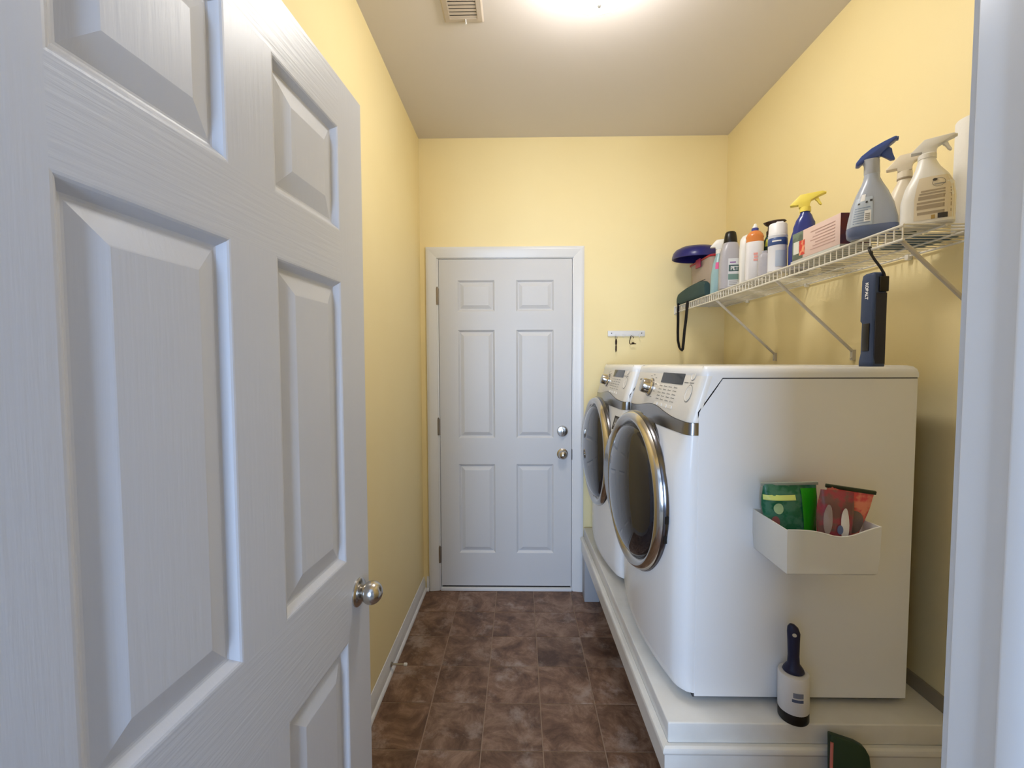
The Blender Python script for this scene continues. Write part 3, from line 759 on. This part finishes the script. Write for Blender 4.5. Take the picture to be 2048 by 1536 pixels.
# small clear pack
secs = [(0, .020, .016, 3), (.003, .023, .019, 3), (.08, .022, .018, 3), (.098, .017, .014, 2.6), (.106, .008, .007, 2.4)]
t = bottle('plastic_pack', 'small clear crinkled plastic pack left of the white can', 'pack', 0.974, 1.806, secs, mat('crinkled clear plastic', (206, 204, 214), .2, trans=.3, bump=(60, .8)))
obj('seal', B().box(-.010, .010, -.0012, .0012, .104, .116), mat('crinkled clear plastic', (206, 204, 214)), t, bevel=.0005)
# aerosol can
t = thing('aerosol_can', 'white aerosol can with a blue band and tall white cap', 'spray can', (0.981, 1.728, DZ), facing(0.981, 1.728))
M_can = mat('white can paint', (220, 222, 232), .3)
csec = [(0, .031, .031, 2), (.004, .033, .033, 2), (.150, .033, .033, 2)]
obj('body', B().lathe([(.030, 0), (.033, .003), (.033, .006), (.0325, .007), (.0325, .143), (.0333, .145), (.0333, .149), (.030, .153)], 40), M_can, t)
obj('cap', B().lathe([(.0318, .151), (.0318, .160), (.0312, .162), (.0305, .194), (.028, .199), (.012, .2005)], 36).prism([(-.012, .199), (.020, .199), (.016, .207), (-.004, .208)], -.010, .010, 'y'), mat('white cap plastic', (238, 238, 244), .35), t, ang=45)
bn = obj('band', B().lathe([(.0328, .108), (.0331, .1085), (.0331, .1375), (.0328, .138)], 40), mat('blue band print', (58, 84, 142), .4), t)
bars(bn, [(0, .0331, .0331, 2), (.2, .0331, .0331, 2)], [(-.55, .35, .121, .1265)], MATS['white print'], off=.0008)
obj('graphic', front_patch(csec, -.2, .75, .020, .085, 10, 4, .0004), mat('pale blue print', (184, 198, 222), .45), t)
# navy spray bottle with yellow head
secs = [(0, .044, .028, 3), (.004, .047, .031, 3), (.10, .045, .030, 2.8, -.002), (.150, .038, .027, 2.6, 0), (.165, .036, .026, 2.5, .002), (.18, .034, .025, 2.4, .001), (.195, .032, .024, 2.4, .003), (.21, .027, .022, 2.3, .002), (.225, .021, .019, 2.2, .004), (.240, .015, .0145, 2, .003), (.244, .0145, .014, 2, .003)]
t = bottle('spray_bottle', 'navy blue spray bottle with a bright yellow trigger head', 'bottle', 1.040, 1.668, secs, mat('navy bottle plastic', (50, 62, 136), .2))
obj('collar', B().lathe([(.0175, .243), (.0175, .262), (.013, .264)], 22, (.003, 0, 0)), mat('yellow head plastic', (242, 224, 104), .35), t)
trigger_head(t, .262, MATS['yellow head plastic'], 1.0)
bars(t, secs, [(-.05, .55, .155, .158), (-.05, .5, .149, .152), (-.1, .6, .143, .146), (-.1, .6, .131, .141)], mat('grey blue print', (118, 126, 156), .5))
# flat white box under the pink one, then the long pink box
t = thing('flat_carton', 'thin pale grey carton lying under the pink box', 'box', (1.012, 1.495, DZ))
obj('carton', B().box(-.047, .047, -.122, .122, 0, .014), mat('pale grey card', (198, 200, 196), .6), t, bevel=.001)
obj('carton_flap', B().box(-.0475, .0475, -.1225, -.121, .001, .013), mat('grey card flap', (170, 172, 168), .6), t)
t = thing('long_carton', 'long pink and white carton with dark red end lying along the shelf', 'box', (1.012, 1.492, DZ + .0145))
obj('carton', B().box(-.046, .046, -.117, .117, 0, .102), mat('pale pink card', (226, 200, 192), .55, bump=(40, .1)), t, bevel=.0012)
obj('end_panel', B().box(-.0455, .0455, -.1178, -.1168, .001, .101), mat('dark red fruit print', (70, 34, 66), .5, vary=(40, (104, 30, 36), .45, .62)), t, smooth=False)
xx = -.0466
def side(y0, y1, z0, z1, nm, mt, o_=0.0): return obj(nm, B().box(xx - o_, xx + .0007, -y1, -y0, z0, z1), mt, t, smooth=False)
side(-.117, -.060, .001, .101, 'green_print', mat('sage print', (122, 140, 122), .55, vary=(30, (92, 104, 92), .45, .6)))
side(-.110, -.080, .022, .068, 'white_patch', mat('white patch', (226, 228, 222), .55), .0004)
side(-.078, -.050, .012, .066, 'fruit_print', mat('red fruit print', (214, 66, 56), .55, vary=(60, (240, 170, 130), .45, .6)), .0004)
b = B()
for k in range(7): b.box(xx - .0006, xx + .0005, -.095, .02 - (k % 3) * .012, .018 + k * .0105, .0205 + k * .0105)
obj('small_print', b, mat('faded rose print', (206, 172, 166), .55), t, smooth=False)
# two dark brushes lying at the back
M_brush = mat('dark brush plastic', (52, 46, 44), .5)
for i, (x, y, rz, lab) in enumerate(((1.10, 1.79, .25, 'dark flat brush lying on the shelf near the white can'), (1.17, 1.70, .15, 'dark flat brush lying against the wall behind the navy bottle'))):
    t = thing('scrub_brush', lab, 'brush', (x, y, DZ), rz)
    obj('back', B().loft([(.010, .042, .018, 3), (.012, .045, .020, 3), (.020, .045, .020, 3), (.024, .038, .015, 3)], 28), M_brush, t, ang=50)
    obj('bristles', B().box(-.036, .036, -.013, .013, 0, .011), M_black, t, bevel=.001)
# big pale blue sprayer with blue head
secs = [(.0, .050, .026, 3.2), (.010, .060, .034, 3.2), (.030, .0625, .037, 3), (.06, .060, .0365, 2.8), (.11, .051, .034, 2.5, -.001), (.150, .038, .029, 2.3, -.002), (.178, .026, .023, 2.1, -.003), (.196, .020, .020, 2, -.004), (.210, .0185, .0185, 2, -.004)]
M_pb = mat('pale blue grey plastic', (172, 180, 196), .22, sss=.15)
t = bottle('trigger_sprayer', 'large pale blue sprayer with a blue beak head at the front of the shelf', 'bottle', 0.980, 1.272, secs, M_pb, rz=facing(.980, 1.272) + .06)
obj('base_tint', B().loft([(.0005, .0505, .0265, 3.2), (.010, .0606, .0346, 3.2), (.030, .0629, .0374, 3), (.038, .0626, .0374, 2.95), (.0382, .060, .036, 2.9)], 36), mat('blue grey liquid tint', (104, 118, 154), .22), t, ang=50)
obj('neck', B().loft([(.208, .0188, .0188, 2, -.004), (.212, .0195, .0195, 2, -.004), (.240, .0190, .0190, 2, -.005), (.250, .021, .019, 2, -.007), (.256, .022, .018, 2.2, -.009)], 32), mat('grey collar plastic', (172, 176, 186), .35), t, ang=50)
trigger_head(t, .256, mat('blue head plastic', (66, 88, 156), .3), 1.05, 1)
lb = obj('label', front_patch(secs, -.86, -.02, .040, .130, 10, 8, .0009), mat('label blue grey', (186, 198, 214), .4), t)
sw = obj('drop_mark', front_patch(secs, -.62, -.40, .118, .140, 6, 4, .0012), MATS['white print'], lb)
bars(lb, secs, [(-.70, -.60, .108, .113), (-.35, -.25, .110, .116), (-.15, -.03, .113, .120)], M_printd, 'icons', .0016)
bars(lb, secs, [(-.78, -.12 - .05 * (k % 3), .046 + k * .008, .0495 + k * .008) for k in range(7)], mat('blue grey text', (140, 156, 182), .5), 'small_print', .0012)
bc = bars(lb, secs, [(-.36, -.08, .050, .086)], MATS['white print'], 'barcode', .0016)
bars(lb, secs, [(-.32, -.13, .055 + k * .006, .058 + k * .006) for k in range(4)], M_print, 'barcode_lines', .0020)
# blue cloth under the white sprayers
t = tag(obj('folded_cloth', B().loft([(0, .060, .075, 5), (.002, .063, .078, 5), (.004, .062, .077, 5)], 32), mat('teal blue cloth', (74, 108, 134), .9, bump=(200, .4)), loc=(1.145, 1.315, DZ)), 'flat teal blue folded cloth under the white spray bottles', 'cloth')
# second white sprayer, behind
secs = [(0, .040, .026, 3), (.004, .043, .029, 3), (.10, .042, .029, 2.8), (.16, .032, .025, 2.4), (.195, .017, .016, 2), (.212, .015, .015, 2)]
M_cream = mat('cream white plastic', (232, 222, 204), .35)
t = bottle('spray_bottle', 'cream white spray bottle between the blue sprayer and the large white one', 'bottle', 1.122, 1.340, secs, M_cream, dz=.0042)
obj('collar', B().lathe([(.0175, .208), (.0175, .228), (.014, .230)], 22), M_cream, t)
obj('neck_band', B().lathe([(.0172, .204), (.0178, .205), (.0178, .209), (.0172, .210)], 22), mat('taupe print', (168, 154, 134), .5), t)
trigger_head(t, .230, M_cream, .95)
bars(t, secs, [(-.75, .7, .018, .05)], mat('dark green print', (60, 72, 64), .5))
# large white sprayer with label
secs = [(0, .052, .030, 4), (.004, .056, .034, 4), (.08, .056, .034, 3.6), (.12, .050, .032, 3, .002), (.15, .038, .028, 2.5, .002), (.175, .026, .023, 2.2, -.002), (.195, .020, .019, 2, -.004), (.205, .018, .018, 2, -.004)]
t = bottle('spray_bottle', 'large white spray bottle with printed back label beside the paper towel roll', 'bottle', 1.030, 1.160, secs, M_wplas, rz=facing(1.030, 1.160) + .04)
obj('collar', B().lathe([(.0195, .203), (.0195, .216), (.016, .219)], 24, (-.004, 0, 0)), M_wplas, t)
trigger_head(t, .216, M_wplas, .84)
lb = obj('label', front_patch(secs, -.50, .92, .012, .140, 10, 8), mat('ivory label', (224, 212, 190), .45), t)
M_taupe = MATS['taupe print']
bars(lb, secs, [(-.38, .82, .028, .036), (-.40, .82, .044, .056), (-.40, .82, .060, .066), (-.36, .82, .072, .083), (-.34, .82, .087, .092), (-.30, .82, .095, .100)], M_taupe, 'label_text', .0010)
bars(lb, secs, [(.35, .70, .012, .027)], M_printd, 'label_square', .0014)
bars(lb, secs, [(.12, .26, .012, .024)], mat('ochre print', (176, 146, 84), .5), 'label_stamp', .0014)
b = B()
for k in range(24):
    a, c = 2 * PI * k / 24, 2 * PI * (k + 1) / 24
    b.add([front(secs, .018 + r * math.cos(q), .119 + r * math.sin(q), .0014) for r, q in ((.013, a), (.013, c), (.0122, c), (.0122, a))], [(0, 1, 2, 3)])
b.add([front(secs, .010 + .0048 * math.cos(2 * PI * k / 16), .128 + .0042 * math.sin(2 * PI * k / 16), .0018) for k in range(16)], [tuple(range(16))])
obj('label_emblem', b, M_printd, lb, smooth=False)
bars(lb, secs, [(.18, .62, .1125, .1155)], M_print, 'label_name', .0016)
# paper towel roll
t = thing('paper_towel_roll', 'white paper towel roll standing at the near end of the shelf', 'paper towel', (1.190, 1.196, DZ))
M_paper = mat('paper', (238, 236, 232), .95, bump=(90, .5))
obj('roll', B().lathe([(.020, 0), (.046, 0), (.0475, .003), (.0475, .272), (.046, .275), (.020, .275)], 44).v and B().lathe([(.020, .002), (.046, 0), (.0475, .003), (.0475, .272), (.046, .275), (.020, .273)], 44), M_paper, t, ang=50)
obj('core', B().lathe([(.0195, .001), (.0205, .001), (.0205, .276), (.0185, .276), (.0185, .02)], 28), mat('card core', (176, 146, 110), .9), t)

# ------------------------------------------------------------------ work light hanging from the shelf
fl = thing('work_light', 'dark blue flashlight lettered KOBALT hanging by a black hook from the shelf', 'flashlight', (0.955, 1.225, 1.416))
M_fl = mat('dark blue rubber', (54, 70, 104), .5, bump=(250, .1)); M_fl2 = mat('charcoal blue rubber', (36, 38, 54), .55, bump=(250, .15))
R = []
for z, a, c in ((0, .0185, .0250), (.014, .0185, .0250), (.036, .0165, .0215), (.118, .016, .0212), (.124, .0185, .0240), (.232, .0175, .0235), (.246, .0165, .021), (.251, .012, .014)):
    R.append([(a * u, c * v, z) for u, v in ((1, .8), (.8, 1), (-.8, 1), (-1, .8), (-1, -.8), (-.8, -1), (.8, -1), (1, -.8))])
obj('body', B().rings(R), M_fl, fl, bevel=.0008, segs=1, ang=40)
obj('back_half', B().box(-.012, .0165, -.0252, -.0210, .006, .196), M_fl2, fl, bevel=.002)
obj('light_panel', B().box(-.0185, -.0150, -.011, .012, .042, .116), M_black, fl, bevel=.001)
for k in range(6): obj('grip_ridge', B().box(-.014, .004, .0215, .0252, .130 + k * .016, .140 + k * .016), M_fl, fl, bevel=.002)
obj('hook_base', B().box(-.006, .0165, -.0300, -.0215, .198, .238), M_black, fl, bevel=.002)
obj('hook', B().tube([(.008, -.026, .232), (.004, -.026, .246), (-.004, -.024, .262), (-.014, -.018, .282), (-.0205, -.012, .300), (-.0205, -.006, .311), (-.017, 0, .318), (-.0115, .004, .3205), (-.006, .008, .3175), (-.002, .011, .311), (.001, .012, .305)], .0032, 10), M_black, fl)
lettering('lettering', 'KOBALT', .0128, lambda a, c: (-.0190, .000 - c * 1.1, .203 - a * .93), MATS['white print'], fl, .0006)

# ------------------------------------------------------------------ key rack and keys on the back wall
t = thing('key_rack', 'narrow white key rack with four hooks on the back wall', 'key rack', (0.650, YB, 1.606))
obj('board', B().box(-.112, .112, -.011, -.0003, -.017, .017), M_white, t, bevel=.002)
for x in (-.090, .092): obj('screw', B().lathe([(.003, -.011), (.003, -.0122), (.001, -.0126)], 12, (x, 0, .002), 'y'), M_printd, t)
hk = [(0, -.010, -.004), (0, -.018, -.008), (0, -.022, -.018), (0, -.028, -.024), (0, -.034, -.018), (0, -.034, -.010)]
for x in (-.066, -.020, .028, .074): obj('hook', B().tube([(x + p[0], p[1], p[2]) for p in hk], .0022, 8), M_white, t)
M_key = mat('dark bronze', (50, 32, 20), .45, .6)
t = thing('key', 'narrow dark key hanging from the left hook of the rack', 'key', (0.584, YB - .028, 1.586))
obj('ring', B().tube([(.006 * math.cos(a), 0, -.006 + .010 * math.sin(a)) for a in [2 * PI * i / 14 for i in range(15)]], .0012, 6), M_key, t)
obj('bow', B().prism([(-.004, -.016), (.004, -.016), (.006, -.030), (.005, -.048), (-.005, -.048), (-.006, -.030)], -.0025, .0025, 'y'), M_key, t, bevel=.001)
obj('blade', B().prism([(-.0025, -.048), (.0025, -.048), (.0045, -.060), (.004, -.085), (-.002, -.095), (-.005, -.08), (-.0045, -.060)], -.0015, .0015, 'y'), M_key, t, bevel=.0006)
t = thing('carabiner', 'dark carabiner clip hanging from the third hook of the rack', 'carabiner', (0.678, YB - .029, 1.588))
pts = [(.004, 0, .0), (-.003, 0, .004), (-.006, 0, -.002), (-.013, 0, -.030), (-.014, 0, -.041), (-.008, 0, -.047), (.006, 0, -.046), (.026, 0, -.045)]
obj('frame', B().tube(pts, .0026, 8), M_key, t)
obj('gate', B().tube([(.005, 0, .002), (.010, 0, -.008), (.010, 0, -.012)], .002, 8), M_key, t)
obj('tab', B().prism([(-.004, -.048), (.020, -.048), (.014, -.037), (.002, -.036)], -.003, .003, 'y'), M_key, t, bevel=.001)

# ------------------------------------------------------------------ bin on the dryer side with packs
DYN = 1.633 - HW - 0.0005
bn = thing('magnetic_bin', 'small white open bin stuck to the dryer side, holding packs', 'bin', (0.797, DYN, 0.882))
hw, dp, bh = .118, .168, .120
def lip(x, y):      # height of the rim
    return bh - .020 * math.exp(-((x - .03) / .06) ** 2) * max(0, min(1, (-y - .10) / .05)) + .012 * max(0, x / hw) * max(0, min(1, (-y - .05) / .08))
def binring(z, ins, top=False):
    pts = []
    N = 14
    for k in range(N + 1): pts.append((-hw + ins + (2 * hw - 2 * ins) * k / N, -dp + ins))
    pts += [(hw - ins, -dp * .6), (hw - ins, -dp * .3), (hw - ins, -ins * .7)]
    pts += [(0, -ins * .7), (-hw + ins, -ins * .7), (-hw + ins, -dp * .3), (-hw + ins, -dp * .6)]
    return [(x, y, (lip(x, y) if top else z)) for x, y in pts]
obj('shell', B().rings([binring(0, .010), binring(.006, .004), binring(.05, .001), binring(.1, 0, True), binring(.1, .0025, True), binring(.05, .0035), binring(.008, .006), binring(.004, .012)]), M_bin, bn, ang=40)
obj('rim', B().tube([(x, y, z + .0005) for x, y, z in binring(.1, .001, True)[:15]], .0018, 6), M_bin, bn)
def pouch_bag(name, label, cat, loc, wd, ht, th, mt, rot, flare=0.0):
    t = thing(name, label, cat, loc); t.rotation_euler = rot
    R = []
    for k in range(11):
        u = k / 10; z = ht * u
        tt = th * (math.sin(PI * min(1, u * 1.15 + .08)) ** .6 * .5 if u < .8 else .5 * max(.06, (1 - u) / .2 * .62 + .04)); ww = wd / 2 * (.94 + .06 * math.cos(u * 9)) * (1 + flare * max(0, u - .35))
        R.append([(ww * math.copysign(abs(math.cos(a)) ** .6, math.cos(a)), max(.001, tt) * math.sin(a) + .003 * math.sin(7 * u + 3 * math.cos(a)), z) for a in [2 * PI * i / 24 for i in range(24)]])
    obj('pack', B().rings(R), mt, t, ang=60)
    return t, R
def crumple(name, c1, c2, rough=.22):
    return mat(name, c1, rough, bump=(28, .9), vary=(34, c2, .46, .58))
def on_bag(x, z, ht, o_=.0015):
    k = min(9, max(0, int(z / ht * 10))); r0, r1 = R[k], R[k + 1]; f_ = z / ht * 10 - k
    def yat(r):
        lo = sorted((p for p in r if p[1] <= max(q[1] for q in r) * .2 + .002 and p[1] < .004), key=lambda p: p[0])
        for p, q in zip(lo, lo[1:]):
            if p[0] <= x <= q[0]: return p[1] + (q[1] - p[1]) * (x - p[0]) / max(1e-6, q[0] - p[0])
        return 0
    return (x, yat(r0) * (1 - f_) + yat(r1) * f_ - o_, z)
def bag_patch(t, nm, x0, x1, z0, z1, ht, mt, o_=.0015, oval=False):
    nx, nz = (10, 10) if oval else (8, 8)
    if oval:
        cx, cz, rx, rz_ = (x0 + x1) / 2, (z0 + z1) / 2, (x1 - x0) / 2, (z1 - z0) / 2
        N = 20; vs = [on_bag(cx, cz, ht, o_)]
        for q in (.5, 1): vs += [on_bag(cx + rx * q * math.cos(2 * PI * k / N), cz + rz_ * q * math.sin(2 * PI * k / N), ht, o_) for k in range(N)]
        fs = [(0, 1 + k, 1 + (k + 1) % N) for k in range(N)] + [(1 + k, 1 + N + k, 1 + N + (k + 1) % N, 1 + (k + 1) % N) for k in range(N)]
    else:
        vs = [on_bag(x0 + (x1 - x0) * i / nx, z0 + (z1 - z0) * k / nz, ht, o_) for k in range(nz + 1) for i in range(nx + 1)]
        fs = [(k * (nx + 1) + i, k * (nx + 1) + i + 1, (k + 1) * (nx + 1) + i + 1, (k + 1) * (nx + 1) + i) for k in range(nz) for i in range(nx)]
    obj(nm, B().add(vs, fs), mt, t, ang=70)
t, R = pouch_bag('treat_bag', 'green foil bag with a lime strip standing in the dryer side bin', 'bag', (0.753, 1.229, .893), .134, .202, .038, crumple('green foil', (24, 104, 74), (70, 128, 104)), (math.radians(2), math.radians(-3), math.radians(-7)), .22)
bag_patch(t, 'lime_strip', -.070, .010, .160, .174, .202, mat('lime strip', (214, 230, 130), .35), .003)
bag_patch(t, 'green_stripe', .026, .066, .03, .190, .202, mat('bright green foil', (34, 160, 28), .25, bump=(28, .6)), .003)
bag_patch(t, 'leaf_mark', -.046, -.022, .122, .152, .202, mat('pale green print', (170, 200, 150), .4), .003, True)
bag_patch(t, 'red_mark', -.052, -.032, .082, .116, .202, mat('dull red print', (150, 90, 90), .4), .003, True)
obj('seal', B().box(-.073, .073, -.003, .003, .198, .206), mat('grey foil seal', (150, 160, 150), .3, bump=(60, .5)), t, bevel=.001)
t2, R = pouch_bag('refill_pack', 'glossy red pack with white oval marks beside the green bag', 'pack', (0.822, 1.164, .893), .084, .200, .036, crumple('red foil', (158, 66, 76), (122, 84, 80)), (math.radians(0), math.radians(2), math.radians(-18)))
bag_patch(t2, 'white_oval', .008, .027, .075, .160, .200, mat('white oval', (226, 222, 222), .4), .003, True)
bag_patch(t2, 'grey_oval', -.029, -.010, .085, .165, .200, mat('grey oval', (168, 150, 144), .4), .003, True)
bag_patch(t2, 'blue_badge', .000, .013, .092, .116, .200, mat('blue badge', (96, 110, 150), .4), .0045, True)
t3, R = pouch_bag('refill_pack', 'glossy coral red pack with a dark zip top at the right of the bin', 'pack', (0.858, 1.203, .894), .082, .204, .036, crumple('coral foil', (214, 84, 88), (230, 140, 116)), (math.radians(7), math.radians(6), math.radians(-14)), .75)
obj('zip_top', B().box(-.058, .058, -.004, .004, .197, .207), mat('dark green zip', (40, 52, 34), .4), t3, bevel=.002)
bag_patch(t3, 'clear_window', -.01, .040, .09, .150, .204, mat('brown clear window', (122, 104, 98), .2), .003, True)

# ------------------------------------------------------------------ lint roller on the platform
t = thing('lint_roller', 'white lint roller with a dark blue handle standing on the platform', 'lint roller', (0.783, 1.2435, PZ + .0008))
obj('cover', B().lathe([(.0375, 0), (.039, .003), (.039, .030), (.0385, .032)], 36), M_black, t)
rl = obj('sheet_roll', B().lathe([(.012, .030), (.0385, .030), (.0395, .032), (.0395, .136), (.038, .140), (.014, .140)], 44), mat('lint sheet paper', (226, 224, 224), .5), t)
M_navy = mat('navy grip', (26, 28, 62), .4)
obj('handle', B().loft([(.138, .024, .020, 2), (.144, .028, .024, 2), (.152, .025, .021, 2), (.166, .0155, .013, 2), (.19, .0145, .012, 2.2), (.235, .0155, .0115, 2.4), (.258, .0165, .011, 2.6), (.274, .0135, .0095, 2.4, -.002), (.282, .007, .006, 2, -.004)], 28), M_navy, t, ang=60)
obj('hang_hole', B().lathe([(.0001, -.0117), (.0055, -.0114), (.0055, .0114), (.0001, .0117)], 18, (.001, 0, .256), 'y'), mat('pale inside of hole', (206, 200, 186), .6), t)
cs = [(0, .0396, .0396, 2), (.2, .0396, .0396, 2)]
bars(rl, cs, [(-.12, .52, .085, .100)], mat('soft grey blue print', (124, 130, 150), .5), 'logo_upper', .0006)
bars(rl, cs, [(-.19, .52, .072, .081)], mat('navy soft print', (84, 94, 124), .5), 'logo_lower', .0006)
t.rotation_euler = (0, math.radians(-1.0), math.radians(-25))

# ------------------------------------------------------------------ green panel leaning on the platform end
t = thing('folded_stool', 'dark green slim panel with a coral edge leaning on the platform end', 'step stool', (0.886, 1.118, 0.0))
pp = [(-.066, 0), (.050, 0), (.046, .32), (.040, .43), (.030, .452), (.010, .462), (-.052, .475)]
obj('board', B().prism(pp, -.012, .012, 'y'), mat('dark green plastic board', (34, 58, 40), .45, bump=(120, .15)), t, bevel=.005)
obj('coral_edge', B().tube([(-.062, -.013, .02), (-.060, -.013, .2), (-.056, -.013, .35), (-.050, -.013, .455)], .004, 8), mat('coral edge', (206, 120, 110), .45), t)
t.rotation_euler = (math.radians(-9), 0, math.radians(-12))

# fine fitting of heights
for lab, k in (('label reading PET', .934), ('orange shoulder', .88), ('lavender outline', .88), ('tall white cap', .91), ('brown pump', .885), ('pale teal spray', .95), ('clear crinkled', .88),
               ('bright yellow trigger', .845), ('blue beak head', .845), ('printed back label', .82), ('cream white spray', .90), ('long pink and white', .915), ('paper towel roll standing', 1.04), ('white lint roller', .955), ('coral edge leaning', .875)):
    o = [q for q in bpy.data.objects if q.parent is None and lab in q.get('label', '')][0]
    o.scale = (.92 if 'blue beak' in lab or 'back label' in lab else 1, 1, k)
